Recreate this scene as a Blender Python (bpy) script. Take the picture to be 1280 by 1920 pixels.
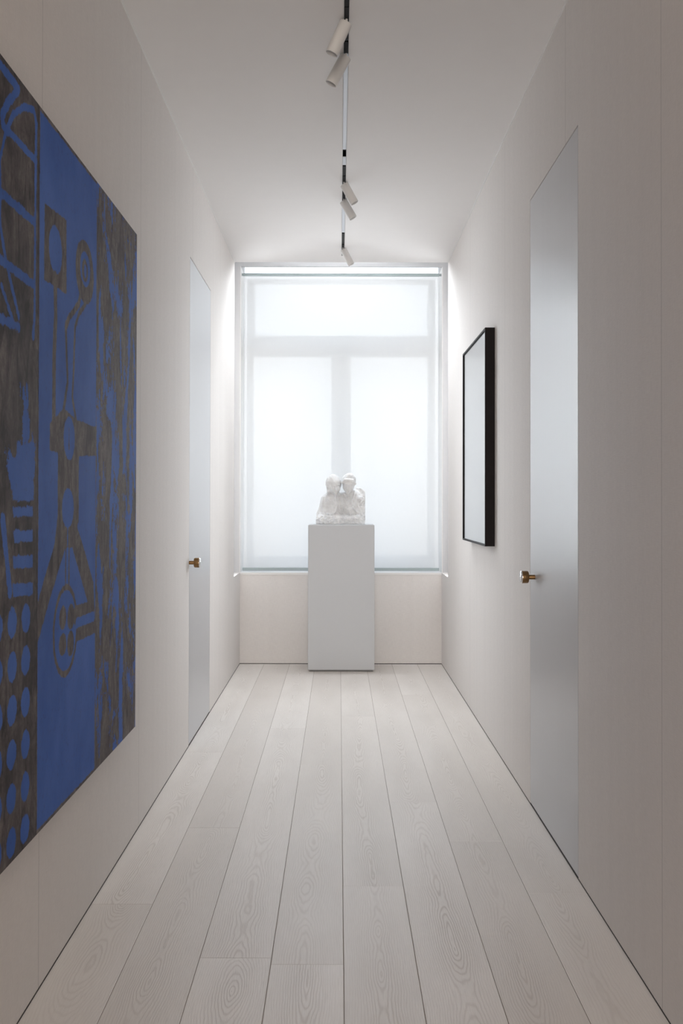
import bpy, bmesh, math, random
import numpy as np
from mathutils import Matrix, Vector

for o in list(bpy.data.objects): bpy.data.objects.remove(o)
S = bpy.context.scene
C = S.collection
random.seed(4)

# ------------------------------------------------------------------ camera
F = 1920.0; EYE = 1.35
TH, YA, RO, SX, SY = 0.0102, 0.0015, 0.0017, -1.6, -37.0
fw = Vector((math.sin(YA)*math.cos(TH), math.cos(YA)*math.cos(TH), math.sin(TH)))
rt0 = Vector((math.cos(YA), -math.sin(YA), 0))
up0 = Vector((-math.sin(YA)*math.sin(TH), -math.cos(YA)*math.sin(TH), math.cos(TH)))
rt = rt0*math.cos(RO) + up0*math.sin(RO)
up = up0*math.cos(RO) - rt0*math.sin(RO)
cd = bpy.data.cameras.new('camera')
cam = bpy.data.objects.new('camera', cd); C.objects.link(cam)
cam.matrix_world = Matrix(((rt.x, up.x, -fw.x, 0), (rt.y, up.y, -fw.y, 0), (rt.z, up.z, -fw.z, EYE), (0, 0, 0, 1)))
cd.sensor_width = 36; cd.lens = 36*F/1920; cd.sensor_fit = 'AUTO'
cd.shift_x = -SX/1920; cd.shift_y = SY/1920; cd.clip_start = .05; cd.clip_end = 300
S.camera = cam

def ray(px, py):
    return fw + rt*((px-640-SX)/F) + up*(-(py-960-SY)/F)
def on_x(px, py, X): r = ray(px, py); k = X/r.x; return Vector((X, r.y*k, EYE+r.z*k))
def on_y(px, py, Y): r = ray(px, py); k = Y/r.y; return Vector((r.x*k, Y, EYE+r.z*k))
def on_z(px, py, Z): r = ray(px, py); k = (Z-EYE)/r.z; return Vector((r.x*k, r.y*k, Z))

# ------------------------------------------------------------------ exposure, sky, light
S.view_settings.view_transform = 'Standard'; S.view_settings.look = 'None'
S.view_settings.gamma = 1; S.view_settings.use_curve_mapping = False
S.view_settings.exposure = 0.0
SKY = 2.12
FILL = 110
TOP_FILL = 32
SIDE_FILL = 18.5
w = bpy.data.worlds.new('sky'); S.world = w; w.use_nodes = True
nt = w.node_tree; nt.nodes.clear()
bg = nt.nodes.new('ShaderNodeBackground'); wo = nt.nodes.new('ShaderNodeOutputWorld')
tc = nt.nodes.new('ShaderNodeTexCoord'); sp = nt.nodes.new('ShaderNodeSeparateXYZ'); cr = nt.nodes.new('ShaderNodeValToRGB')
mr = nt.nodes.new('ShaderNodeMapRange'); mr.inputs[1].default_value = -1; mr.inputs[2].default_value = 1
nt.links.new(tc.outputs['Generated'], sp.inputs[0]); nt.links.new(sp.outputs[2], mr.inputs[0]); nt.links.new(mr.outputs[0], cr.inputs[0])
e = cr.color_ramp.elements
e[0].position = 0; e[0].color = (.42, .40, .38, 1)
e[1].position = 1; e[1].color = (.70, .84, 1, 1)
x = e.new(.47); x.color = (.6, .585, .57, 1)
x = e.new(.53); x.color = (.93, .97, 1, 1)
nt.links.new(cr.outputs[0], bg.inputs[0]); bg.inputs[1].default_value = SKY
nt.links.new(bg.outputs[0], wo.inputs[0])

al = bpy.data.lights.new('rear_fill_light', 'AREA'); al.shape = 'RECTANGLE'; al.size = 1.3; al.size_y = 2.4  # unseen fill lamp, added behind the camera to brighten the corridor
al.energy = FILL; al.color = (1, .91, .82)
ao = bpy.data.objects.new('rear_fill_light', al); C.objects.link(ao)
al.spread = math.radians(110)
ao.location = (0, -5.85, 1.75); ao.rotation_euler = (math.radians(90), 0, 0)

# added fill lamps, unseen in the recess's side and ceiling pockets, standing in for daylight
def area(name, loc, nrm, sx, sy, energy, color, spread=180):
    l = bpy.data.lights.new(name, 'AREA'); l.shape = 'RECTANGLE'; l.size = sx; l.size_y = sy
    l.energy = energy; l.color = color; l.spread = math.radians(spread)
    o = bpy.data.objects.new(name, l); C.objects.link(o); o.location = loc
    o.rotation_euler = Vector(nrm).to_track_quat('-Z', 'Y').to_euler()
COOL = (.88, .945, 1)
area('pocket_fill_left', (-.965, 8.36, 1.93), (1, -2.1, -.15), .26, 2.2, SIDE_FILL, COOL, 90)
area('pocket_fill_right', (.995, 8.36, 1.93), (-1, -2.1, -.15), .26, 2.2, SIDE_FILL, COOL, 90)
area('pocket_fill_top', (.015, 8.40, 3.44), (0, -.8, -1), 1.0, .24, TOP_FILL, COOL, 120)

# ------------------------------------------------------------------ helpers
def bx(bm, x0, x1, y0, y1, z0, z1, bev=0):
    v = [bm.verts.new(p) for p in ((x0,y0,z0),(x1,y0,z0),(x1,y1,z0),(x0,y1,z0),(x0,y0,z1),(x1,y0,z1),(x1,y1,z1),(x0,y1,z1))]
    fs = [bm.faces.new([v[i] for i in q]) for q in ((3,2,1,0),(4,5,6,7),(0,1,5,4),(1,2,6,5),(2,3,7,6),(3,0,4,7))]
    if bev:
        es = {e for f in fs for e in f.edges}
        bmesh.ops.bevel(bm, geom=list(es), offset=bev, segments=2, profile=.5, affect='EDGES')
def box(*a, bev=0):
    bm = bmesh.new(); bx(bm, *a, bev=bev); return bm
def lathe(bm, prof, n=48, mat=Matrix()):
    rings = []
    for r, z in prof:
        if r < 1e-6: rings.append([bm.verts.new(mat @ Vector((0, 0, z)))])
        else: rings.append([bm.verts.new(mat @ Vector((r*math.cos(2*math.pi*k/n), r*math.sin(2*math.pi*k/n), z))) for k in range(n)])
    for a, b in zip(rings, rings[1:]):
        for k in range(n):
            j = (k+1) % n
            q = [a[k % len(a)], a[j % len(a)], b[j % len(b)], b[k % len(b)]]
            q = list(dict.fromkeys(q))
            if len(q) > 2: bm.faces.new(q)
def obj(name, bm, mat, parent=None, smooth=False):
    me = bpy.data.meshes.new(name)
    bmesh.ops.recalc_face_normals(bm, faces=bm.faces[:])
    bm.to_mesh(me); bm.free()
    o = bpy.data.objects.new(name, me); C.objects.link(o)
    me.materials.append(mat)
    if smooth:
        for p in me.polygons: p.use_smooth = True
        md = o.modifiers.new('edge', 'EDGE_SPLIT'); md.split_angle = math.radians(40)
    if parent:
        o.parent = parent
        o.matrix_parent_inverse = parent.matrix_basis.inverted()
    return o
def thing(name, label, cat, loc, group=None):
    o = bpy.data.objects.new(name, None); C.objects.link(o); o.location = loc; o.empty_display_size = .1
    o['label'] = label; o['category'] = cat
    if group: o['group'] = group
    return o
def tag(o, label, cat, group=None):
    o['label'] = label; o['category'] = cat
    if group: o['group'] = group
    return o
def struct(name, bm, mat, label=None, cat=None, smooth=False):
    o = obj(name, bm, mat, smooth=smooth); o['kind'] = 'structure'
    if label: o['label'] = label
    if cat: o['category'] = cat
    return o

class N:
    def __init__(s, name):
        s.m = bpy.data.materials.new(name); s.m.use_nodes = True; s.t = s.m.node_tree; s.t.nodes.clear()
        s.out = s.t.nodes.new('ShaderNodeOutputMaterial')
    def n(s, typ, **k):
        nd = s.t.nodes.new(typ)
        for a, b in k.items(): setattr(nd, a, b)
        return nd
    def put(s, inp, v):
        if hasattr(v, 'is_output') : s.t.links.new(v, inp)
        elif v is not None:
            try: inp.default_value = v
            except Exception: inp.default_value = (*v, 1)
    def math(s, op, a, b=None, c=None, clamp=False):
        nd = s.n('ShaderNodeMath', operation=op, use_clamp=clamp)
        for i, v in enumerate((a, b, c)):
            if v is not None: s.put(nd.inputs[i], v)
        return nd.outputs[0]
    def mix(s, f, a, b):
        nd = s.n('ShaderNodeMix', data_type='RGBA')
        s.put(nd.inputs[0], f)
        for i, v in ((6, a), (7, b)):
            if isinstance(v, tuple): nd.inputs[i].default_value = (*v, 1)
            else: s.t.links.new(v, nd.inputs[i])
        return nd.outputs[2]
    def noise(s, vec, scale=1, detail=2, rough=.5, dist=0):
        nd = s.n('ShaderNodeTexNoise')
        if vec is not None: s.t.links.new(vec, nd.inputs['Vector'])
        nd.inputs['Scale'].default_value = scale; nd.inputs['Detail'].default_value = detail
        nd.inputs['Roughness'].default_value = rough; nd.inputs['Distortion'].default_value = dist
        return nd.outputs[0]
    def xyz(s, a, b, c):
        nd = s.n('ShaderNodeCombineXYZ')
        for i, v in enumerate((a, b, c)): s.put(nd.inputs[i], v)
        return nd.outputs[0]
    def pos(s):
        tcn = s.n('ShaderNodeTexCoord'); sp = s.n('ShaderNodeSeparateXYZ'); s.t.links.new(tcn.outputs['Object'], sp.inputs[0])
        return tcn.outputs['Object'], sp.outputs
    def attr(s, nm):
        return s.n('ShaderNodeAttribute', attribute_name=nm).outputs['Fac']
    def ramp(s, v, lo, hi, a=0., b=1.):
        nd = s.n('ShaderNodeMapRange', clamp=True)
        s.put(nd.inputs[0], v)
        for i, q in enumerate((lo, hi, a, b)): nd.inputs[i+1].default_value = q
        return nd.outputs[0]
    def bump(s, hgt, strength, dist):
        nd = s.n('ShaderNodeBump'); nd.inputs['Strength'].default_value = strength; nd.inputs['Distance'].default_value = dist
        s.t.links.new(hgt, nd.inputs['Height']); return nd.outputs[0]
    def bsdf(s, col, rough=.5, metal=0, spec=.5, normal=None, coat=0, coat_rough=.1):
        b = s.n('ShaderNodeBsdfPrincipled')
        if isinstance(col, tuple): b.inputs['Base Color'].default_value = (*col, 1)
        else: s.t.links.new(col, b.inputs['Base Color'])
        s.put(b.inputs['Roughness'], rough); s.put(b.inputs['Metallic'], metal); s.put(b.inputs['Specular IOR Level'], spec)
        b.inputs['Coat Weight'].default_value = coat; b.inputs['Coat Roughness'].default_value = coat_rough
        if normal is not None: s.t.links.new(normal, b.inputs['Normal'])
        s.t.links.new(b.outputs[0], s.out.inputs[0]); return s.m

def flat(name, col, rough=.5, metal=0, spec=.5, scale=60, amt=.03, bump=0, **k):
    m = N(name); v, p = m.pos(); n = m.noise(v, scale, 3)
    c2 = tuple(max(0, q*(1-amt*2)) for q in col)
    nrm = m.bump(n, bump, .001) if bump else None
    return m.bsdf(m.mix(n, col, c2), rough, metal, spec, nrm, **k)

def linen(name, col, seams=(), sheen=0.25):
    m = N(name); v, p = m.pos()
    xy = m.math('ADD', p[0], p[1])
    warp = m.noise(m.xyz(m.math('MULTIPLY', xy, 420), m.math('MULTIPLY', p[2], 26), 0), 1, 2)
    weft = m.noise(m.xyz(m.math('MULTIPLY', xy, 26), m.math('MULTIPLY', p[2], 420), 5), 1, 2)
    slow = m.noise(m.xyz(m.math('MULTIPLY', xy, 14), m.math('MULTIPLY', p[2], .35), 9), 1, 3)
    t = m.math('ADD', m.math('MULTIPLY', warp, .5), m.math('MULTIPLY', weft, .5))
    f = m.math('ADD', m.ramp(t, .3, .7, .05, .75), m.ramp(slow, .3, .7, 0, .15))
    c = m.mix(f, tuple(q*.90 for q in col), tuple(min(1, q*1.06) for q in col))
    for s_ in seams:
        d = m.math('ABSOLUTE', m.math('SUBTRACT', p[1], s_))
        k = m.ramp(d, .0012, .0035, .55, 0)
        c = m.mix(k, c, tuple(q*.55 for q in col))
    return m.bsdf(c, .75, 0, sheen, m.bump(t, .35, .0012))

# ------------------------------------------------------------------ dimensions
WL, WR, ZC = -.830, .860, 3.255
D, DR, ZS = 8.590, 8.095, .7638
DL1, DL2, DR1, DR2, ZD = 5.681, 6.589, 3.687, 4.606, 2.7125
YB = -6.0
BLIND_Y = 8.68; FRAME_Y = 8.93
OL = on_y(450.5, 760, D).x; ORR = on_y(829, 760, D).x; OT = on_y(640, 500, D).z

lin_l = linen('linen_wallcovering', (.80, .76, .732), (on_x(262, 935, WL).y, on_x(360.5, 935, WL).y-.012, on_x(412, 935, WL).y, on_x(76, 935, WL).y))
lin_r = linen('linen_wallcovering_right', (.80, .76, .732), (on_x(1060, 935, WR).y, on_x(946, 935, WR).y, on_x(881, 935, WR).y, on_x(1240, 935, WR).y))
lin_e = linen('linen_wallcovering_end', (.86, .835, .82))
plaster = flat('white_plaster', (.80, .79, .78), .8, spec=.2, scale=30, amt=.01)
ceil_m = flat('ceiling_paint', (.86, .838, .825), .85, spec=.2, scale=8, amt=.01)
white_trim = flat('white_trim', (.86, .85, .84), .5, spec=.3, amt=.01)
gapm = flat('dark_joint', (.05, .045, .04), .8, amt=.2)
lacq = N('satin_grey_door_lacquer'); _v, _p = lacq.pos()
lacq.bsdf(lacq.mix(lacq.noise(lacq.xyz(lacq.math('MULTIPLY', _p[1], 60), lacq.math('MULTIPLY', _p[2], .6), 0), 1, 2), (.53, .53, .545), (.56, .56, .575)), .30, 0, .5)
lacq = lacq.m
win_paint = flat('window_paint', (.80, .82, .84), .45, spec=.4, amt=.01)
ped_m = flat('white_pedestal_lacquer', (.62, .64, .665), .5, spec=.35, amt=.01)

# ------------------------------------------------------------------ shell
def side_wall(name, X, out, y1, y2, mat):
    bm = bmesh.new(); g = .004
    x0, x1 = sorted((X, X+out*.06))
    bx(bm, x0, x1, YB, y1-g, .004, ZC+.02)
    bx(bm, x0, x1, y1-g, y2+g, ZD+g, ZC+.02)
    bx(bm, x0, x1, y2+g, DR, .004, ZC+.02)
    bx(bm, x0, x1, DR, D, .004, ZS)                      # low return up to the window panel
    X2 = X+out*.18
    x0, x1 = sorted((X+out*.06, X2+out*.05))
    bx(bm, x0, x1, YB, DR, -.05, ZC+.3)                  # solid wall behind the lining
    bx(bm, x0, x1, DR, D+.1, -.05, ZS)
    x0, x1 = sorted((X2, X2+out*.05))
    bx(bm, x0, x1, DR, D+.1, ZS, ZC+.3)                  # back of the blind pocket
    return struct(name, bm, mat)
side_wall('wall_left', WL, -1, DL1, DL2, lin_l)
side_wall('wall_right', WR, 1, DR1, DR2, lin_r)

bm = bmesh.new()                                         # wall round the window
bx(bm, WL-.25, WR+.25, D, D+.38, -.05, ZS-.02)
struct('wall_end', bm, lin_e)
bm = bmesh.new()
bx(bm, WL-.25, OL, D, D+.38, ZS-.02, ZC+.3)
bx(bm, ORR, WR+.25, D, D+.38, ZS-.02, ZC+.3)
bx(bm, OL, ORR, D, D+.03, OT, ZC+.3); bx(bm, OL, ORR, D+.03, D+.38, OT+.17, ZC+.3)
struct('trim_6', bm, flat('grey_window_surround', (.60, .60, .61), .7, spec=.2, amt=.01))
struct('wall_rear', box(WL-.25, WR+.25, YB-.1, YB, -.05, ZC+.3), plaster)
TX = on_z(648.5, 100, ZC).x                              # lighting slot in the ceiling
TW = .0125; TEND = on_z(643, 480, ZC).y
bm = bmesh.new()
bx(bm, WL-.25, TX-TW, YB, DR, ZC, ZC+.08); bx(bm, TX+TW, WR+.25, YB, DR, ZC, ZC+.08)
bx(bm, TX-TW, TX+TW, TEND, DR, ZC, ZC+.08)
bx(bm, WL-.25, WR+.25, YB, DR, ZC+.08, ZC+.14)
bx(bm, WL-.25, WR+.25, DR, D+.38, ZC+.22, ZC+.3)
bx(bm, WL-.25, WR+.25, DR-.06, DR, ZC+.14, ZC+.3)
struct('ceiling', bm, ceil_m)
struct('trim_1', box(WL, WL+.004, YB, DR, ZC-.006, ZC), white_trim)
struct('trim_2', box(WR-.004, WR, YB, DR, ZC-.006, ZC), white_trim)
bm = bmesh.new()
bx(bm, WL-.03, WL+.001, YB, D, 0, .0045); bx(bm, WR-.001, WR+.03, YB, D, 0, .0045); bx(bm, WL, WR, D-.003, D+.01, 0, .005)
struct('trim_3', bm, gapm)
struct('trim_4', box(OL, ORR, D-.006, D+.4, ZS-.02, ZS, bev=.002), white_trim)       # sill board

# reveals of the window opening
bm = bmesh.new(); bx(bm, OL-.002, OL+.002, D-.001, FRAME_Y, ZS, OT); bx(bm, ORR-.002, ORR+.002, D-.001, FRAME_Y, ZS, OT)
bx(bm, OL, ORR, D+.03, FRAME_Y, OT+.166, OT+.170)
struct('trim_5', bm, white_trim)

# ------------------------------------------------------------------ window
def yr(px0, px1, py0, py1, Y):
    a = on_y(px0, py1, Y); b = on_y(px1, py0, Y); return a.x, b.x, a.z, b.z
wy0, wy1 = FRAME_Y, FRAME_Y+.07
ux0, ux1, uz0, uz1 = yr(477, 802, 531, 630, wy0)
lx0, lx1, lz0, lz1 = yr(474, 621.5, 668, 1043, wy0)
rx0, rx1, rz0, rz1 = yr(657, 802, 668, 1041, wy0)
tz0 = on_y(640, 656, wy0-.03).z; tz1 = on_y(640, 630, wy0-.03).z
win = bpy.data.objects.new('window_1', None); C.objects.link(win); win['kind'] = 'structure'
win.location = ((OL+ORR)/2, wy0, ZS)
def ring(bm, X0, X1, Z0, Z1, x0, x1, z0, z1, y0, y1):
    bx(bm, X0, x0, y0, y1, Z0, Z1); bx(bm, x1, X1, y0, y1, Z0, Z1); bx(bm, x0, x1, y0, y1, Z0, z0); bx(bm, x0, x1, y0, y1, z1, Z1)
bm = bmesh.new(); fo = .03
ring(bm, OL+.022, ORR-.028, ZS, OT-.025, OL+fo, ORR-fo, ZS+.03, OT-fo, wy0+.02, wy1+.04)
obj('window_frame', bm, win_paint, win)
bm = bmesh.new(); ring(bm, OL+fo, ORR-fo, tz1, OT-fo, ux0, ux1, uz0+.0, uz1, wy0, wy1)
obj('upper_sash', bm, win_paint, win)
obj('transom', box(OL+.0225, ORR-.0285, wy0-.035, wy1+.02, tz0, tz1), win_paint, win)
mx = (lx1+rx0)/2
bm = bmesh.new(); ring(bm, OL+fo, mx-.002, ZS+.03, tz0, lx0, lx1, lz0, lz1, wy0, wy1)
obj('casement_sash', bm, win_paint, win)
bm = bmesh.new(); ring(bm, mx+.002, ORR-fo, ZS+.03, tz0, rx0, rx1, rz0, rz1, wy0, wy1)
obj('casement_sash', bm, win_paint, win)
obj('meeting_stile', box(mx-.022, mx+.012, wy0-.018, wy0, ZS+.03, tz0, bev=.003), win_paint, win)
g = N('window_glass'); tr = g.n('ShaderNodeBsdfTransparent'); gl = g.n('ShaderNodeBsdfGlossy'); mxs = g.n('ShaderNodeMixShader'); lw = g.n('ShaderNodeLayerWeight')
tr.inputs[0].default_value = (.975, .985, .99, 1); gl.inputs['Roughness'].default_value = .02; lw.inputs[0].default_value = .5
g.t.links.new(g.math('MULTIPLY_ADD', g.math('POWER', lw.outputs['Facing'], 5), .96, .04), mxs.inputs[0]); g.t.links.new(tr.outputs[0], mxs.inputs[1]); g.t.links.new(gl.outputs[0], mxs.inputs[2]); g.t.links.new(mxs.outputs[0], g.out.inputs[0])
glass = g.m
for q in ((ux0, ux1, uz0, uz1), (lx0, lx1, lz0, lz1), (rx0, rx1, rz0, rz1)):
    obj('pane', box(q[0]-.01, q[1]+.01, wy0+.035, wy0+.041, q[2]-.01, q[3]+.01), glass, win)
hd = bmesh.new(); bx(hd, mx-.014, mx+.004, wy0-.03, wy0-.018, 1.93, 2.0, bev=.003); bx(hd, mx-.012, mx+.002, wy0-.045, wy0-.03, 1.90, 1.975, bev=.003)
obj('window_handle', hd, win_paint, win)

# ------------------------------------------------------------------ roller blind
b = N('translucent_blind_fabric'); v, p = b.pos()
wv = b.noise(b.xyz(b.math('MULTIPLY', p[0], 330), b.math('MULTIPLY', p[2], 12), 0), 1, 2)
wh = b.noise(b.xyz(b.math('MULTIPLY', p[0], 12), b.math('MULTIPLY', p[2], 330), 3), 1, 2)
wvs = b.math('ADD', b.math('MULTIPLY', wv, .6), b.math('MULTIPLY', wh, .4))
col = b.mix(b.ramp(wvs, .3, .7), (.80, .82, .84), (.90, .915, .93))
tl = b.n('ShaderNodeBsdfTranslucent'); df = b.n('ShaderNodeBsdfDiffuse'); tp = b.n('ShaderNodeBsdfTransparent')
b.t.links.new(col, tl.inputs[0]); df.inputs[0].default_value = (.8, .8, .8, 1)
tp.inputs[0].default_value = (1, 1, 1, 1)
m1 = b.n('ShaderNodeMixShader'); m1.inputs[0].default_value = .45
b.t.links.new(tl.outputs[0], m1.inputs[1]); b.t.links.new(df.outputs[0], m1.inputs[2])
m2 = b.n('ShaderNodeMixShader'); b.t.links.new(b.ramp(wvs, .3, .7, .09, .135), m2.inputs[0])
b.t.links.new(m1.outputs[0], m2.inputs[1]); b.t.links.new(tp.outputs[0], m2.inputs[2]); b.t.links.new(m2.outputs[0], b.out.inputs[0])
fabric = b.m
bx0, bx1, bz0, bz1 = yr(454.5, 823, 513, 1070, BLIND_Y)
rb = thing('roller_blind', 'white translucent roller blind drawn down over the tall window', 'blind', ((bx0+bx1)/2, BLIND_Y, bz0))
bm = bmesh.new()
nz = 40
vs = [[bm.verts.new((xx, BLIND_Y+.0015*math.sin(k*.35), bz0+.02+(bz1-bz0-.03)*k/nz)) for xx in (bx0+.003, (bx0+bx1)/2, bx1-.003)] for k in range(nz+1)]
for a, c in zip(vs, vs[1:]):
    for i in range(2): bm.faces.new((a[i], a[i+1], c[i+1], c[i]))
obj('fabric', bm, fabric, rb, smooth=True)
rail_m = flat('grey_blind_rail', (.36, .42, .43), .5, 0, .4, amt=.03)
obj('bottom_rail', box(bx0, bx1, BLIND_Y-.009, BLIND_Y+.009, bz0, bz0+.026, bev=.003), rail_m, rb)
bm = bmesh.new()
lathe(bm, [(0, 0), (.013, 0), (.013, bx1-bx0), (0, bx1-bx0)], 24, Matrix.Translation((bx0, BLIND_Y, bz1-.013)) @ Matrix.Rotation(math.pi/2, 4, 'Y'))
obj('roller_tube', bm, rail_m, rb, smooth=True)
for X0, X1 in ((OL, bx0), (bx1, ORR)):
    obj('bracket', box(X0, X1, BLIND_Y-.008, BLIND_Y+.008, bz1-.022, bz1-.004), rail_m, rb)

# ------------------------------------------------------------------ doors
brass = N('aged_brass'); _v, _p = brass.pos()
brass = brass.bsdf(brass.mix(brass.noise(_v, 220, 3), (.20, .115, .05), (.30, .18, .08)), .38, .9, .5)
steel = flat('polished_knob_face', (.72, .72, .72), .22, 1, .5, amt=.02)
def door(name, X, out, y1, y2, ky, kz):
    d = struct(name, box(min(X, X+out*.045), max(X, X+out*.045), y1, y2, .008, ZD, bev=.0012), lacq)
    bm = bmesh.new()
    M = Matrix.Translation((X, ky, kz)) @ Matrix.Rotation(-out*math.pi/2, 4, 'Y')
    lathe(bm, [(.0, 0), (.0105, 0), (.0105, .030)], 32, M)
    k = obj('door_knob', bm, brass, d, smooth=True)
    bm = bmesh.new()
    lathe(bm, [(.0, .028), (.023, .028), (.0255, .0295), (.027, .032), (.0275, .054), (.0275, .0565)], 40, M)
    h = obj('knob_head', bm, brass, k, smooth=True)
    bm = bmesh.new()
    lathe(bm, [(.0275, .0565), (.027, .0605), (.025, .0628), (.022, .0635), (0, .0635)], 40, M)
    f_ = obj('knob_face', bm, steel, k, smooth=True); f_['label'] = 'polished silver knob face'
    return d
kl = on_x(354.5, 1055, WL); kr = on_x(1002, 1082, WR)
door('door_1', WL, -1, DL1, DL2, kl.y, kl.z)
door('door_2', WR, 1, DR1, DR2, kr.y, kr.z)

# ------------------------------------------------------------------ floor
f = N('white_oiled_oak'); pu, pv, sd = f.attr('pu'), f.attr('pv'), f.attr('seed')
s17 = f.math('MULTIPLY', sd, 17.3)
n1 = f.noise(f.xyz(f.math('MULTIPLY', pv, 1.0), s17, 0), 1, 1.5, .45)
h_ = f.math('MULTIPLY', f.math('SUBTRACT', n1, .5), .34)
n2 = f.noise(f.xyz(f.math('MULTIPLY', pu, 16), f.math('MULTIPLY', pv, 4.5), s17), 1, 2.5, .55)
n2b = f.noise(f.xyz(f.math('MULTIPLY', pu, 60), f.math('MULTIPLY', pv, 22), s17), 1, 2, .5)
off = f.math('MULTIPLY', f.math('SUBTRACT', f.noise(f.xyz(f.math('MULTIPLY', pv, .5), s17, 7), 1, 1), .5), .12)
uu = f.math('SUBTRACT', pu, off)
R = f.math('SQRT', f.math('ADD', f.math('MULTIPLY', uu, uu), f.math('MULTIPLY', h_, h_)))
R = f.math('ADD', R, f.math('MULTIPLY', f.math('SUBTRACT', n2, .5), .022))
R = f.math('ADD', R, f.math('MULTIPLY', f.math('SUBTRACT', n2b, .5), .0025))
ph = f.math('MULTIPLY', R, 2*math.pi/.0070)
sn = f.math('ADD', f.math('MULTIPLY', f.math('SINE', ph), .5), .5)
line = f.math('MULTIPLY', f.math('POWER', sn, 2.6), f.ramp(R, .015, .085, 1, .32))
por = f.noise(f.xyz(f.math('MULTIPLY', pu, 700), f.math('MULTIPLY', pv, 14), s17), 1, 2, .6)
pf = f.ramp(por, .45, .75)
big = f.noise(f.xyz(f.math('MULTIPLY', pu, 6), f.math('MULTIPLY', pv, 1.3), s17), 1, 3)
strg = f.math('MULTIPLY', f.ramp(f.noise(f.xyz(sd, s17, 3), 3, 0), .3, .7, .55, 1.0), f.ramp(big, .3, .7, .5, 1.0))
lf = f.math('MULTIPLY', line, strg)
tone = f.math('FRACT', f.math('MULTIPLY', sd, 7.77))
base = f.mix(tone, (.76, .705, .655), (.88, .83, .785))
base = f.mix(f.ramp(big, .3, .7, 0, .35), base, (.64, .59, .545))
c = f.mix(f.math('MULTIPLY', lf, .50), base, (.47, .405, .35))
c = f.mix(f.math('MULTIPLY', pf, .22), c, (.52, .47, .42))
hgt = f.math('SUBTRACT', 1, f.math('ADD', f.math('MULTIPLY', lf, .8), f.math('MULTIPLY', pf, .3)))
f.bsdf(c, f.ramp(lf, 0, 1, .40, .55), 0, .42, f.bump(hgt, .6, .001))
oak = f.m
BW = .2117*1.024
bx_mid = on_z(645, 1915, 0).x
BW = (on_z(1252+0, 1915, 0).x - on_z(33, 1915, 0).x + .02)/8.03
joints_px = {0: [(378, 1410)], 1: [(390, 1552)], 2: [(530, 1366), (440, 1796)], 3: [(600, 1434)], 4: [(670, 1343), (690, 1661)],
             5: [(775, 1504)], 6: [(790, 1303), (890, 1577)], 7: [(1055, 1675)]}
bm = bmesh.new(); lu = bm.verts.layers.float.new('pu'); lv = bm.verts.layers.float.new('pv'); ls = bm.verts.layers.float.new('seed')
rng = random.Random(11)
for i in range(8):
    xa = bx_mid + (i-4)*BW; xb = xa + BW
    cut = sorted(on_z(a, b_, 0).y for a, b_ in joints_px[i])
    cut = [cut[0]-2.1-.2*i*.3, ] + cut if cut[0] > 1 else cut
    cuts = [YB, -3.4+.2*i] + [q for q in cut if q > YB] + [D]
    xa_, xb_ = max(xa, WL-.02), min(xb, WR+.02)
    if i == 7: xb_ = WR+.02
    if i == 0: xa_ = WL-.02
    for a, b_ in zip(cuts, cuts[1:]):
        g_ = .0007; sdv = rng.random()*9+.3; vv = []
        ch = .0012
        X = (xa_+g_, xa_+g_+ch, xb_-g_-ch, xb_-g_); Y = (a+.0004, a+.001, b_-.001, b_-.0004)
        grid = []
        for ii, xx in enumerate(X):
            row = []
            for jj, yy in enumerate(Y):
                v_ = bm.verts.new((xx, yy, -.0008 if ii in (0, 3) or jj in (0, 3) else 0))
                v_[lu] = xx-(xa+xb)/2; v_[lv] = yy; v_[ls] = sdv; row.append(v_)
            grid.append(row)
        for ii in range(3):
            for jj in range(3):
                bm.faces.new((grid[ii][jj], grid[ii+1][jj], grid[ii+1][jj+1], grid[ii][jj+1]))
fl = struct('floor', bm, oak)
struct('floor_base', box(WL-.25, WR+.25, YB, D+.2, -.06, -.004), flat('floor_joint', (.27, .19, .14), .8, amt=.1))

# ------------------------------------------------------------------ pedestal
pf_ = on_z(640, 1259.5, 0).y; pbk = pf_+.33
px0 = on_y(577.2, 1120, pf_).x; px1 = on_y(701.8, 1120, pf_).x; pz = on_y(640, 984.5, pf_).z
pd = thing('pedestal', 'tall plain white box pedestal under the marble bust by the window', 'pedestal', ((px0+px1)/2, (pf_+pbk)/2, 0))
obj('body', box(px0, px1, pf_, pbk, .014, pz, bev=.002), ped_m, pd)
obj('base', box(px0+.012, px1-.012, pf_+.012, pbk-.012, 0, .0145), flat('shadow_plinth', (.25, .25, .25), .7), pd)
obj('top_plate', box(px0+.008, px1-.008, pf_+.008, pbk-.008, pz-.001, pz+.005, bev=.001), ped_m, pd)
PZ = pz+.005

# ------------------------------------------------------------------ marble double bust (distance field -> surface)
def value_noise(P, scale, seed):
    r = np.random.RandomState(seed); T = r.rand(32, 32, 32).astype(np.float32)
    q = P*scale+100; i = np.floor(q).astype(int); t = q-i; t = t*t*(3-2*t); out = 0
    for a in (0, 1):
        for b_ in (0, 1):
            for c_ in (0, 1):
                wgt = (t[..., 0] if a else 1-t[..., 0])*(t[..., 1] if b_ else 1-t[..., 1])*(t[..., 2] if c_ else 1-t[..., 2])
                out = out + wgt*T[(i[..., 0]+a) % 32, (i[..., 1]+b_) % 32, (i[..., 2]+c_) % 32]
    return out*2-1
def ridged(P, scale, seed): return 1-2*np.abs(value_noise(P, scale, seed))
def smin(a, b, k):
    h = np.clip(.5+.5*(b-a)/k, 0, 1); return b*(1-h)+a*h-k*h*(1-h)
def smax(a, b, k): return -smin(-a, -b, k)
def rotm(rx, ry, rz):
    return np.array(Matrix.Rotation(rz, 3, 'Z') @ Matrix.Rotation(ry, 3, 'Y') @ Matrix.Rotation(rx, 3, 'X'))
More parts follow.
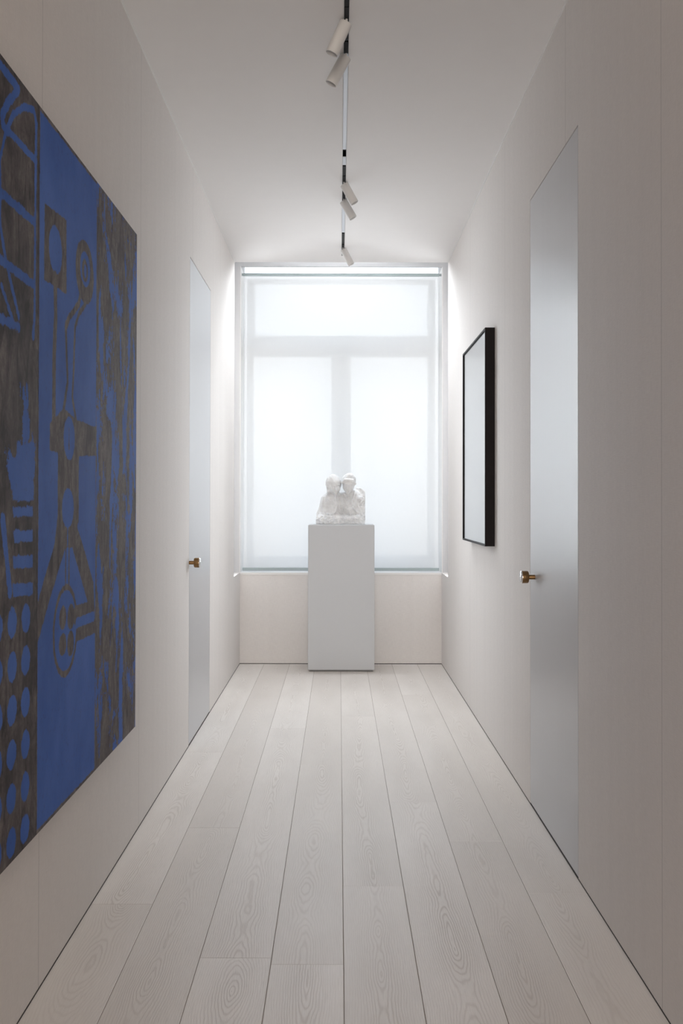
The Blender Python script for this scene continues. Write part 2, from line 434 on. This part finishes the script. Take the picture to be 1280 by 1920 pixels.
def ell(P, c, r, rot=(0, 0, 0)):
    q = (P-np.array(c)) @ rotm(*rot); r = np.array(r)
    k0 = np.linalg.norm(q/r, axis=-1); k1 = np.linalg.norm(q/(r*r), axis=-1)+1e-9
    return k0*(k0-1)/k1
def cap(P, a, b, ra, rb):
    a = np.array(a); b = np.array(b); ba = b-a; t = np.clip(((P-a) @ ba)/(ba @ ba), 0, 1)
    return np.linalg.norm(P-a-t[..., None]*ba, axis=-1)-(ra+(rb-ra)*t)
def sbox(P, c, hs, rot=(0, 0, 0), rad=.01):
    q = np.abs((P-np.array(c)) @ rotm(*rot))-np.array(hs)+rad
    return np.linalg.norm(np.maximum(q, 0), axis=-1)+np.minimum(q.max(-1), 0)-rad
U = .000542
def K(cx, cy, y=0): return ((cx-640)*U, y, (968-cy)*U)
h_s = .0029
ax = [np.arange(-.225, .215, h_s), np.arange(-.15, .15, h_s), np.arange(-.012, .455, h_s)]
G = np.stack(np.meshgrid(*ax, indexing='ij'), -1).astype(np.float32)
Gw = G + np.stack([value_noise(G, 14, 1), value_noise(G, 14, 2), value_noise(G, 14, 3)], -1)*.004
def head(c, lean, turn, rx, rz, nod=.28):
    """c centre of head; lean about view axis; returns field of a face with brow, sockets, nose, lips, chin"""
    Rm = rotm(nod, lean, turn)
    q = (Gw-np.array(c)) @ Rm
    s = rz/.068
    f = ell(q, (0, 0, .012*s), (rx*1.0, .056*s, .058*s))
    f = smin(f, ell(q, (0, -.010*s, -.022*s), (rx*.78, .043*s, .047*s)), .022)
    f = smin(f, ell(q, (0, -.040*s, -.060*s), (.014, .012, .011)), .014)                 # chin
    for sg in (-1, 1):
        f = smax(f, -ell(q, (sg*.0195*s, -.061*s, .004*s), (.0135*s, .012*s, .0095*s)), .007)   # socket
        f = smin(f, ell(q, (sg*.0195*s, -.0475*s, .003*s), (.0095*s, .006*s, .0055*s)), .003)   # lid
        f = smin(f, cap(q, (sg*.005, -.053*s, .017*s), (sg*.032*s, -.043*s, .016*s), .0035, .003), .008)  # brow
        f = smin(f, ell(q, (sg*.025*s, -.040*s, -.020*s), (.014, .012, .014)), .014)          # cheek
    f = smin(f, cap(q, (0, -.052*s, .012*s), (0, -.068*s, -.022*s), .0045, .0085), .006)      # nose
    f = smin(f, cap(q, (-.009, -.056*s, -.025*s), (.009, -.056*s, -.025*s), .005, .005), .004)
    f = smin(f, cap(q, (-.011, -.0515*s, -.038*s), (.011, -.0515*s, -.038*s), .0038, .0038), .004)   # lips
    f = smin(f, cap(q, (-.009, -.050*s, -.046*s), (.009, -.050*s, -.046*s), .004, .004), .004)
    f = smax(f, -cap(q, (-.012, -.0575*s, -.042*s), (.012, -.0575*s, -.042*s), .0022, .0022), .002)
    return f, q
# right head with thick fringe of hair
cR = K(748, 372, -.045); fR, qR = head(cR, .04, -.10, .050, .070)
hair = ell(qR, (0, .014, .028), (.059, .062, .058))
hair = smax(hair, -ell(qR, (0, -.072, -.022), (.052, .062, .062)), .006)
hair = smin(hair, cap(qR, (-.052, -.018, .020), (-.022, -.046, .050), .012, .014), .01)
hair = smin(hair, cap(qR, (-.022, -.046, .050), (.030, -.044, .046), .014, .012), .01)
hair = smin(hair, cap(qR, (.030, -.044, .046), (.054, -.010, .010), .012, .010), .01)
hair = smin(hair, ell(qR, (.006, .0, .075), (.028, .03, .018)), .015)
fR = smin(fR, hair + .002*ridged(G*np.array((1, 1, 3)), 45, 5), .004)
# left head under a hood
cL = K(537, 393, -.045); fL, qL = head(cL, -.10, .16, .0455, .070)
hood = ell(qL, (-.004, .016, .012), (.062, .062, .078))
hood = smax(hood, -ell(qL, (.003, -.070, -.020), (.049, .068, .072)), .006)
hood = smin(hood, cap(K(425, 380, -.03), K(425, 380, -.03), K(415, 400, -.03), .01, .01), .01) if False else hood
hood = smin(hood, cap(G, K(455, 300, -.045), K(445, 480, -.035), .011, .013), .012)
hood = smin(hood, cap(G, K(432, 300, -.03), K(412, 375, -.03), .010, .006), .012)
fL = smin(fL, hood + .0015*ridged(G*np.array((2, 1, 1)), 40, 6), .004)
# necks, shoulders, robes
body = ell(Gw, K(520, 720, .01), (.098, .085, .135))
body = smin(body, ell(Gw, K(800, 700, .01), (.088, .085, .135)), .03)
body = smin(body, cap(Gw, K(400, 600, .01), K(345, 850, .01), .030, .042), .03)
body = smin(body, cap(Gw, K(900, 585, .01), K(930, 860, .01), .028, .036), .03)
body = smin(body, cap(Gw, K(470, 560, .01), K(600, 570, 0), .035, .035), .03)
body = smin(body, cap(Gw, K(690, 545, .005), K(860, 545, .01), .032, .035), .03)
body = smin(body, cap(G, K(560, 470, -.02), K(545, 580, -.0), .026, .03), .012)
body = smin(body, cap(G, K(755, 460, -.02), K(765, 600, -.0), .030, .034), .012)
# chest hollows, V of the robe and long cloak folds
body = smax(body, -ell(Gw, K(480, 700, -.100), (.042, .026, .080)), .012)
body = smax(body, -ell(Gw, K(762, 560, -.090), (.022, .030, .050)), .010)
def fold(pts, wid, amp):
    d = np.full(G.shape[:3], 9.)
    for a, b_ in zip(pts, pts[1:]):
        a = np.array(K(*a))[[0, 2]]; b_ = np.array(K(*b_))[[0, 2]]; ba = b_-a; q = Gw[..., [0, 2]]-a
        t = np.clip((q @ ba)/(ba @ ba), 0, 1); d = np.minimum(d, np.linalg.norm(q-t[..., None]*ba, axis=-1))
    return amp*np.exp(-(d/wid)**2)*np.clip(-G[..., 1]/.03, 0, 1)
for pts, wid, amp in ((((690, 505), (770, 650)), .0055, .011), (((838, 470), (820, 560), (775, 655)), .0065, .013),
                      (((650, 520), (690, 600), (740, 700)), .0055, .008), (((565, 490), (556, 600), (578, 690), (545, 790), (500, 828)), .009, .014),
                      (((370, 560), (350, 680), (385, 800), (500, 828)), .010, .010), (((610, 560), (640, 660), (650, 760)), .007, .007),
                      (((865, 520), (850, 620), (820, 720), (870, 790)), .008, .009), (((650, 690), (655, 770)), .005, .006),
                      (((690, 730), (760, 770), (750, 850)), .006, .007), (((915, 580), (880, 680), (930, 760)), .008, .008),
                      (((430, 530), (470, 580)), .008, .007), (((800, 640), (830, 740)), .006, .007)):
    body = body-fold(pts, wid, amp)
body = body+fold(((480, 620), (465, 740)), .022, .013)+fold(((735, 560), (760, 600)), .012, .007)+fold(((700, 620), (720, 690)), .008, .006)
f_all = smin(body, smin(fR, fL, .004), .008)
rock = sbox(Gw, K(635, 925, 0), (.180, .115, .045), rad=.03)
rock = smin(rock, sbox(Gw, K(318, 905, 0), (.026, .085, .045), (0, .45, 0), .02), .02)
rock = smin(rock, sbox(Gw, K(925, 800, .02), (.030, .085, .125), (0, .02, 0), .015), .02)
rock = smin(rock, sbox(Gw, K(890, 560, .05), (.056, .035, .060), (0, .62, 0), .008), .015)
rock = smin(rock, sbox(Gw, K(950, 620, .05), (.028, .040, .110), (0, 0, 0), .008), .015)
rock = smax(rock, .60*(G[..., 0]-K(925, 0)[0])+.80*(G[..., 2]-K(0, 415)[2])+.003*value_noise(G, 60, 4), .006)
low = np.clip((.115-G[..., 2]+.04*np.abs(G[..., 0]))/.07, 0, 1)
side = np.clip((G[..., 0]-.12)/.04, 0, 1)
amp = np.clip(low+side*np.clip((.27-G[..., 2])/.05, 0, 1), 0, 1)
f_all = smin(f_all, rock, .022)
f_all = f_all - amp*(.0075*ridged(Gw, 38, 8)+.0035*ridged(G, 85, 9)+.002*value_noise(G, 170, 10)) - .0009*value_noise(G, 90, 12)
f_all = smax(f_all, (np.abs(G[..., 0]+.004)-.1990)+.003*value_noise(G, 50, 6), .004)
f_all = smax(f_all, (np.abs(G[..., 1])-.135), .006)
f_all = np.maximum(f_all, -G[..., 2])
def surface_nets(f, ax):
    nx, ny, nz_ = f.shape; neg = f < 0
    idx = -np.ones((nx-1, ny-1, nz_-1), int); acc = np.zeros((nx-1, ny-1, nz_-1, 3)); cnt = np.zeros((nx-1, ny-1, nz_-1))
    corners = [(a, b_, c_) for a in (0, 1) for b_ in (0, 1) for c_ in (0, 1)]
    def sl(A, c_): return A[c_[0]:nx-1+c_[0], c_[1]:ny-1+c_[1], c_[2]:nz_-1+c_[2]]
    for a in corners:
        for d in range(3):
            if a[d] == 0:
                b_ = list(a); b_[d] = 1
                fa, fb = sl(f, a), sl(f, b_); m = (fa < 0) != (fb < 0)
                t = np.where(m, fa/np.where(m, fa-fb, 1), 0)
                for e_ in range(3): acc[..., e_] += np.where(m, a[e_]+(t if e_ == d else 0), 0)
                cnt += m
    act = cnt > 0; idx[act] = np.arange(act.sum()); ii = np.argwhere(act)
    st = np.array([q[1]-q[0] for q in ax]); o_ = np.array([q[0] for q in ax])
    V = o_+(ii+acc[act]/cnt[act][:, None])*st
    Q = []
    for d in range(3):
        a = [slice(None)]*3; b_ = [slice(None)]*3; a[d] = slice(0, -1); b_[d] = slice(1, None)
        m = neg[tuple(a)] != neg[tuple(b_)]; e = np.argwhere(m); u, w_ = [(1, 2), (2, 0), (0, 1)][d]
        ok = (e[:, u] > 0) & (e[:, w_] > 0) & (e[:, u] < f.shape[u]-1) & (e[:, w_] < f.shape[w_]-1); e = e[ok]
        flip = neg[tuple(a)][tuple(e.T)]
        def at(du, dw):
            q = e.copy(); q[:, u] -= du; q[:, w_] -= dw; return idx[tuple(q.T)]
        q = np.stack([at(1, 1), at(0, 1), at(0, 0), at(1, 0)], 1); q[~flip] = q[~flip][:, ::-1]; Q.append(q)
    return V, np.concatenate(Q)
V, Q = surface_nets(f_all, ax)
me = bpy.data.meshes.new('marble_bust')
me.from_pydata(V.tolist(), [], Q.tolist()); me.update()
for p_ in me.polygons: p_.use_smooth = True
mb = N('white_marble'); v, p = mb.pos()
vein = mb.noise(v, 16, 5, .6, 1.2); fine = mb.noise(v, 260, 3)
mbc = mb.mix(mb.ramp(vein, .42, .62), (.82, .83, .84), (.70, .705, .715))
mbs = mb.n('ShaderNodeBsdfPrincipled'); mb.t.links.new(mbc, mbs.inputs['Base Color']); mbs.inputs['Roughness'].default_value = .5
mbs.inputs['Subsurface Weight'].default_value = .25; mbs.inputs['Subsurface Radius'].default_value = (.01, .009, .008); mbs.inputs['Subsurface Scale'].default_value = .6
mb.t.links.new(mb.bump(fine, .25, .001), mbs.inputs['Normal']); mb.t.links.new(mbs.outputs[0], mb.out.inputs[0])
me.materials.append(mb.m)
bust = bpy.data.objects.new('marble_bust', me); C.objects.link(bust)
by = (pf_+pbk)/2
bc = on_y(639.6, 900, by)
bust.location = (bc.x, by, PZ)
tag(bust, 'white marble bust of two robed figures leaning their heads together on the pedestal', 'sculpture')

# ------------------------------------------------------------------ framed picture on the right wall
black = flat('black_frame_lacquer', (.014, .011, .012), .6, 0, .12, amt=.1)
edge_m = flat('frame_edge_bronze', (.16, .14, .135), .3, .3, .5, amt=.05)
paper = flat('white_paper', (.92, .92, .92), .8, spec=.1, scale=14, amt=.02)
g = N('picture_glass'); tr = g.n('ShaderNodeBsdfTransparent'); gl = g.n('ShaderNodeBsdfGlossy'); mxs = g.n('ShaderNodeMixShader'); lw = g.n('ShaderNodeLayerWeight')
gl.inputs['Roughness'].default_value = .04; lw.inputs[0].default_value = .5
g.t.links.new(g.math('MULTIPLY_ADD', g.math('POWER', lw.outputs['Facing'], 3.5), .94, .06), mxs.inputs[0]); g.t.links.new(tr.outputs[0], mxs.inputs[1]); g.t.links.new(gl.outputs[0], mxs.inputs[2]); g.t.links.new(mxs.outputs[0], g.out.inputs[0])
fy = on_x(927.5, 820, WR).y; XF = on_y(909, 820, fy).x
fy2 = on_x(867, 840, XF).y; fz1 = on_y(918, 614, fy).z; fz0 = on_y(918, 1024.5, fy).z
pf2 = thing('framed_picture', 'large deep black frame with a pale glazed picture on the right wall', 'picture', (WR, (fy+fy2)/2, fz0))
fr = .010
bm = bmesh.new()
bx(bm, XF, WR-.001, fy, fy+fr, fz0, fz1); bx(bm, XF, WR-.001, fy2-fr, fy2, fz0, fz1)
bx(bm, XF, WR-.001, fy+fr, fy2-fr, fz0, fz0+fr); bx(bm, XF, WR-.001, fy+fr, fy2-fr, fz1-fr, fz1)
obj('frame', bm, black, pf2)
obj('mount', box(XF+.016, XF+.022, fy+fr, fy2-fr, fz0+fr, fz1-fr), paper, pf2)
obj('glass', box(XF+.006, XF+.0085, fy+fr, fy2-fr, fz0+fr, fz1-fr), g.m, pf2)
obj('backing', box(XF+.0225, WR-.002, fy+fr, fy2-fr, fz0+fr, fz1-fr), edge_m, pf2)

# ------------------------------------------------------------------ blue painting on the left wall
XP = WL+.035
def SP(px, py): q = on_x(px, py, XP); return (q.y, q.z)
py_r = SP(255, 900)[0]; pz1 = 2.4007; pz0 = .4742; py_l = 1.45
ys_ab = SP(70.5, 900)[0]; ys_bc = SP(180, 900)[0]
cc1 = lambda x, y: SP(x/3.693, 80+y/3.693)
cc2 = lambda x, y: SP(x/3.693, 500+y/3.693)
cc3 = lambda x, y: SP(x/4.571, 900+y/4.571)
step = .0055
gy = np.linspace(py_l, py_r, int((py_r-py_l)/step)); gz = np.linspace(pz0, pz1, int((pz1-pz0)/step))
YY, ZZ = np.meshgrid(gy, gz, indexing='ij'); PP = np.stack([YY, ZZ], -1)
def seg(a, b):
    a = np.array(a); b = np.array(b); ba = b-a; t = np.clip(((PP-a) @ ba)/(ba @ ba+1e-12), 0, 1)
    return np.linalg.norm(PP-a-t[..., None]*ba, axis=-1)
def pline(pts, w_): return np.min([seg(a, b) for a, b in zip(pts, pts[1:])], axis=0)-w_
def poly(pts):
    d = np.min([seg(a, b) for a, b in zip(pts, pts[1:]+pts[:1])], axis=0); ins = np.zeros(d.shape, bool)
    for (x1, y1), (x2, y2) in zip(pts, pts[1:]+pts[:1]):
        c_ = ((y1 > ZZ) != (y2 > ZZ)) & (YY < (x2-x1)*(ZZ-y1)/((y2-y1) or 1e-9)+x1); ins ^= c_
    return np.where(ins, -d, d)
def oval(c_, ex, ez):   # centre and points at the right and top extremes
    rx = abs(ex[0]-c_[0]); rz_ = abs(ez[1]-c_[1]); k = np.sqrt(((YY-c_[0])/rx)**2+((ZZ-c_[1])/rz_)**2)
    return (k-1)*min(rx, rz_)
def ov(cc, x, y, rx, ry): return oval(cc(x, y), cc(x+rx, y), cc(x, y-ry))
Fd = np.full(YY.shape, -.05)
def brown(d): global Fd; Fd = np.maximum(Fd, np.minimum(-d, .05))
def blue(d): global Fd; Fd = np.minimum(Fd, np.maximum(d, -.05))
# middle panel motifs
brown(poly([cc1(310, 1110), cc1(460, 1230), cc1(460, 1740), cc1(400, 1700), cc1(305, 1640)]))
blue(ov(cc1, 385, 1435, 45, 165))
brown(pline([cc1(382, 1620), cc1(385, 1900), cc2(375, 600), cc2(372, 1060)], .017))
brown(ov(cc1, 588, 1590, 60, 220)); blue(ov(cc1, 590, 1570, 34, 120)); brown(ov(cc1, 588, 1580, 20, 80)); blue(ov(cc1, 590, 1580, 9, 45))
brown(pline([cc1(560, 1720), cc2(545, 260), cc2(480, 350), cc2(455, 420), cc2(468, 800), cc2(440, 1000)], .011))
brown(pline([cc2(590, 260), cc2(545, 330), cc2(520, 420), cc2(510, 700), cc2(500, 900), cc2(525, 1060)], .009))
brown(poly([cc2(345, 1090), cc2(440, 980), cc2(530, 1060), cc2(660, 1110), cc2(700, 1150), cc2(690, 1310), cc2(545, 1310), cc2(545, 1780), cc2(400, 1780), cc2(400, 1290), cc2(345, 1270)]))
blue(ov(cc2, 480, 1190, 38, 150)); brown(pline([cc2(478, 1120), cc2(478, 1260)], .004))
brown(poly([cc3(495, 300), cc3(660, 300), cc3(665, 420), cc3(700, 520), cc3(800, 880), cc3(815, 1230), cc3(760, 1200), cc3(760, 1080), cc3(620, 580), cc3(560, 580), cc3(410, 1080), cc3(300, 1480), cc3(288, 1180), cc3(370, 880), cc3(470, 540)]))
blue(ov(cc3, 582, 240, 50, 170)); blue(pline([cc3(580, 380), cc3(578, 560)], .005))
brown(pline([cc3(565, 560), cc3(560, 940)], .005)); brown(pline([cc3(592, 560), cc3(590, 940)], .005))
brown(pline([cc3(650, 1160), cc3(770, 1120)], .03)); brown(pline([cc3(665, 1320), cc3(830, 1245)], .022))
d = ov(cc3, 563, 1290, 95, 370); brown(np.abs(d)-.0085)
for a in ((538, 1180, 30, 100), (608, 1170, 30, 110), (537, 1410, 30, 95), (605, 1400, 28, 110)): brown(ov(cc3, *a))
blue(pline([cc3(660, 1225), cc3(800, 1170)], .016))
FB = Fd.copy()
# left panel: dark ground with blue lines
Fd = np.full(YY.shape, .05)
for pts, w_ in (([cc1(0, 150), cc1(130, 325), cc1(60, 410), cc1(15, 500), cc1(20, 570), cc1(50, 610)], .013),
                ([cc1(50, 600), cc1(90, 500), cc1(170, 440), cc1(235, 470), cc1(252, 560), cc1(248, 820), cc1(238, 1900), cc2(230, 480)], .010),
                ([cc1(50, 600), cc1(250, 820)], .010), ([cc1(40, 620), cc1(0, 800), cc1(0, 1260), cc1(50, 1550), cc1(130, 1900)], .009),
                ([cc1(0, 1030), cc1(240, 1245)], .012), ([cc1(0, 1500), cc1(240, 1680)], .012),
                ([cc2(0, 350), cc2(130, 420)], .011), ([cc2(10, 130), cc2(95, 390)], .008), ([cc2(160, 820), cc2(180, 1200)], .012)):
    blue(pline(pts, w_))
blue(poly([cc2(30, 1240), cc2(235, 1240), cc2(235, 1620), cc2(90, 1620)]))
for y0, y1 in ((225, 310), (430, 525), (645, 750), (880, 990)): blue(poly([cc3(105, y0+8), cc3(280, y0), cc3(280, y1), cc3(115, y1+8)]))
blue(pline([cc3(25, 340), cc3(60, 700), cc3(85, 960)], .016)); brown(pline([cc3(30, 0), cc3(75, 300), cc3(118, 520)], .006)); brown(pline([cc3(60, 0), cc3(95, 260)], .004))
dz0 = SP(48.2, 1237.5); dp = SP(47, 1317)[1]-dz0[1]
for r_ in range(-1, 6):
    for k in range(0, 10):
        blue(np.sqrt((YY-(dz0[0]-k*.108))**2+(ZZ-(dz0[1]+dp*r_))**2)-.0365)
for c_, r_ in (((SP(-60, 700)), .13), (SP(-120, 420), .16), (SP(-120, 1000), .12)): blue(np.abs(np.hypot(YY-c_[0], ZZ-c_[1])-r_)-.012)
FA = Fd.copy()
# right strip: scraped dark with blue patches
Fd = np.full(YY.shape, .006); blue(ov(cc3, 995, 1080, 55, 255)); blue(pline([cc3(815, 1160), cc3(940, 1120)], .018)); FC = Fd
isA = YY < ys_ab; isC = YY > ys_bc
field = np.where(isA, FA, np.where(isC, FC, FB))
zpx = (ZZ-pz0)/(pz1-pz0)
mott = np.where(isA, .004+.028*np.exp(-((zpx-.565)/.07)**2), np.where(isC, .05, .003))
dseam = np.minimum(np.abs(YY-ys_ab), np.abs(YY-ys_bc)*1.4)
edge = np.minimum(np.minimum(YY-py_l, py_r-YY), np.minimum(ZZ-pz0, pz1-ZZ))
field = np.maximum(field, np.clip(.007-dseam, -.05, .05)*1.0)
field = np.maximum(field, np.clip(.010-edge, -.05, .05))
pm = N('blue_black_oil_paint'); v, p = pm.pos()
fa, mo = pm.attr('field'), pm.attr('mottle')
yv = pm.xyz(0, pm.math('MULTIPLY', p[1], 2.4), p[2])
nA = pm.noise(pm.xyz(0, pm.math('MULTIPLY', p[1], 15), pm.math('MULTIPLY', p[2], 5.5)), 1, 7, .72, 1.3)
nB = pm.noise(v, 70, 5, .7)
nC = pm.noise(v, 420, 2, .6)
msk = pm.math('ADD', fa, pm.math('MULTIPLY', pm.math('SUBTRACT', nA, .5), pm.math('MULTIPLY', mo, 5)))
msk = pm.math('ADD', msk, pm.math('MULTIPLY', pm.math('SUBTRACT', nB, .5), pm.math('MULTIPLY', mo, 3.2)))
msk = pm.math('ADD', msk, pm.math('MULTIPLY', pm.math('SUBTRACT', nC, .5), .006))
nD = pm.noise(pm.xyz(0, pm.math('MULTIPLY', p[1], 9), pm.math('MULTIPLY', p[2], 3.2)), 1, 3, .5, .8)
msk = pm.math('ADD', msk, pm.math('MULTIPLY', pm.math('SUBTRACT', nD, .47), pm.math('MULTIPLY', pm.ramp(mo, .01, .05), .5)))
k = pm.ramp(msk, -.0015, .0015)
slow = pm.noise(pm.xyz(0, pm.math('MULTIPLY', p[1], 3), pm.math('MULTIPLY', p[2], 2)), 1, 4, .6)
bl = pm.mix(pm.ramp(slow, .3, .7), (.034, .098, .37), (.078, .170, .52))
bl = pm.mix(pm.ramp(nB, .55, .8, 0, .5), bl, (.05, .05, .09))
dk = pm.mix(pm.ramp(nA, .35, .65), (.055, .047, .05), (.23, .20, .195))
dk = pm.mix(pm.ramp(nB, .35, .7, 0, .45), dk, (.03, .027, .032))
dk = pm.mix(pm.math('MULTIPLY', pm.ramp(pm.noise(v, 5.5, 4, .6), .38, .6, 0, .75), pm.ramp(p[1], ys_ab-.002, ys_ab, .8, .15)), dk, (.016, .014, .018))
pc = pm.mix(k, bl, dk)
sc = pm.noise(pm.xyz(0, pm.math('MULTIPLY', p[1], 90), pm.math('MULTIPLY', p[2], 30)), 1, 4, .7, 1.5)
pc = pm.mix(pm.math('MULTIPLY', pm.ramp(sc, .66, .72), pm.math('MULTIPLY', mo, 9)), pc, (.30, .29, .30))
hg = pm.math('ADD', pm.math('MULTIPLY', k, .5), pm.math('MULTIPLY', nB, .6))
pm.bsdf(pc, .7, 0, .15, pm.bump(hg, .5, .0015))
pt = thing('abstract_painting', 'large unframed abstract painting in cobalt blue and black on the left wall', 'painting', (WL, (py_l+py_r)/2, pz0))
side_m = flat('painted_canvas_side', (.03, .032, .06), .7, amt=.2)
def panel(sel, ya, yb):
    ii = np.where(sel)[0]; n_, m_ = len(ii), len(gz)
    yc = gy[ii].copy(); yc[0] = ya; yc[-1] = yb
    vts = [(XP, yy, zz) for yy in yc for zz in gz]
    fcs = [(i*m_+j, i*m_+j+1, (i+1)*m_+j+1, (i+1)*m_+j) for i in range(n_-1) for j in range(m_-1)]
    me = bpy.data.meshes.new('canvas_panel'); nb = len(vts)
    vts += [(WL+.001, ya, pz0), (WL+.001, ya, pz1), (WL+.001, yb, pz1), (WL+.001, yb, pz0)]
    c0, c1, c2, c3 = 0, m_-1, (n_-1)*m_+m_-1, (n_-1)*m_
    # sides keep the front's border vertices so that the panel is one closed solid
    left = [j for j in range(m_)]; right = [(n_-1)*m_+j for j in range(m_)]; bot = [i*m_ for i in range(n_)]; topv = [i*m_+m_-1 for i in range(n_)]
    sides = [left+[nb+1, nb], right[::-1]+[nb+3, nb+2], bot[::-1]+[nb, nb+3], topv+[nb+2, nb+1], [nb, nb+1, nb+2, nb+3]]
    me.from_pydata(vts, [], fcs+sides); me.update()
    me.materials.append(pm.m); me.materials.append(side_m)
    for q in range(len(fcs), len(fcs)+5): me.polygons[q].material_index = 1
    a = me.attributes.new('field', 'FLOAT', 'POINT'); b_ = me.attributes.new('mottle', 'FLOAT', 'POINT')
    a.data.foreach_set('value', np.concatenate([field[ii].ravel(), np.zeros(4)]).astype(np.float32))
    b_.data.foreach_set('value', np.concatenate([mott[ii].ravel(), np.zeros(4)]).astype(np.float32))
    o = bpy.data.objects.new('canvas_panel', me); C.objects.link(o); o.parent = pt; o.matrix_parent_inverse = pt.matrix_basis.inverted()
    return o
pa = panel(gy < ys_ab, py_l, ys_ab-.0015); pa['label'] = 'darker near panel with rows of blue discs'
pb = panel(gy >= ys_ab, ys_ab+.0015, py_r); pb['label'] = 'far panel with a blue field and scraped dark edge strip'

# ------------------------------------------------------------------ ceiling track and spotlights
lampw = flat('white_lamp_enamel', (.66, .645, .63), .5, 0, .35, amt=.01)
alu = flat('pale_aluminium_cover', (.72, .75, .80), .32, .2, .5, amt=.02)
blk = flat('black_track_plastic', (.008, .007, .008), .55, 0, .15, amt=.1)
baff = flat('lamp_baffle', (.62, .61, .60), .6, 0, .3, amt=.03)
def ty(py): return on_z(646, py, ZC).y
tk = thing('lighting_track', 'slim recessed lighting track running along the middle of the ceiling', 'track', (TX, 4, ZC))
bm = bmesh.new()
bx(bm, TX-TW+.0005, TX-TW+.0025, YB+.01, TEND-.002, ZC-.0015, ZC+.05)
bx(bm, TX+TW-.0025, TX+TW-.0005, YB+.01, TEND-.002, ZC-.0015, ZC+.05)
bx(bm, TX-TW+.0025, TX+TW-.0025, YB+.01, TEND-.002, ZC+.046, ZC+.05)
obj('rail', bm, white_trim, tk)
obj('channel', box(TX-TW+.003, TX+TW-.003, YB+.012, TEND-.004, ZC+.030, ZC+.045), blk, tk)
for a, b_ in ((-5.8, 1.2), (1.25, ty(-160)), (ty(102), ty(282)), (ty(296), ty(311)), (ty(388), ty(437))):
    obj('cover_strip', box(TX-TW+.003, TX+TW-.003, a, b_, ZC+.004, ZC+.008, bev=.0008), alu, tk)
def spotlight(top, bot, ya, yb, r, label):
    """top, bot: axis end points; ya..yb: extent of the adapter in the track"""
    t = thing('track_spotlight', label, 'spotlight', (top.x, top.y, ZC), 'white spotlights on the ceiling track')
    d = (bot-top); L = d.length; q = d.normalized().to_track_quat('Z', 'Y').to_matrix().to_4x4()
    M = Matrix.Translation(top) @ q
    bm = bmesh.new()
    lathe(bm, [(0, 0), (r-.002, 0), (r-.0006, .0006), (r, .002), (r, L-.001), (r-.0006, L), (r-.0022, L), (r-.0026, L-.004), (r-.0026, L-.014), (0, L-.014)], 56, M)
    obj('housing', bm, lampw, t, smooth=True)
    bm = bmesh.new()
    lathe(bm, [(r-.003, L-.003), (r*.62, L-.012), (0, L-.0125)], 48, M)
    o = obj('baffle', bm, baff, t, smooth=True); o['label'] = 'grey recessed lamp opening'
    bm = bmesh.new()
    bx(bm, TX-TW+.0032, TX+TW-.0032, ya, yb, ZC+.001, ZC+.028, bev=.0008)
    obj('adapter', bm, blk, t)
    pv = top + d*.12
    bm = bmesh.new()
    lathe(bm, [(0, 0), (.0045, 0), (.0045, ZC+.003-pv.z+.0), (0, ZC+.003-pv.z)], 20, Matrix.Translation((TX, pv.y, pv.z)))
    obj('stem', bm, lampw, t, smooth=True)
def lamp(p0, p1, ya, yb, r, label):
    zt = ZC-.014; r0 = ray(*p0); k_ = (zt-EYE)/r0.z; top = Vector((r0.x*k_, r0.y*k_, zt))
    bot = on_y(p1[0], p1[1], top.y)
    spotlight(top, bot, ty(ya), ty(yb), r, label)
lamp((648, 43), (621.5, 101), 14, 77, .0255, 'white cylinder spotlight nearest the camera, tilted toward the blue painting')
lamp((647.5, 107), (620, 157.5), 79, 101, .0255, 'second white cylinder spotlight on the track, tilted left just behind the nearest one')
lamp((645, 346), (664.5, 381), 331, 362, .0255, 'white cylinder spotlight tilted right, the nearer one of the middle pair')
lamp((643.5, 377.5), (662, 409), 363, 387, .0255, 'white cylinder spotlight tilted right, the farther one of the middle pair')
lamp((643.5, 468), (658.5, 496), 459, 478, .0245, 'farthest white cylinder spotlight, alone before the window')
# adapter halves that carry no lamp
for a, b_ in ((-150, 13), (312, 330), (438, 458)):
    obj('driver_unit', box(TX-TW+.0032, TX+TW-.0032, ty(a), ty(b_), ZC+.001, ZC+.028, bev=.0008), blk, tk)
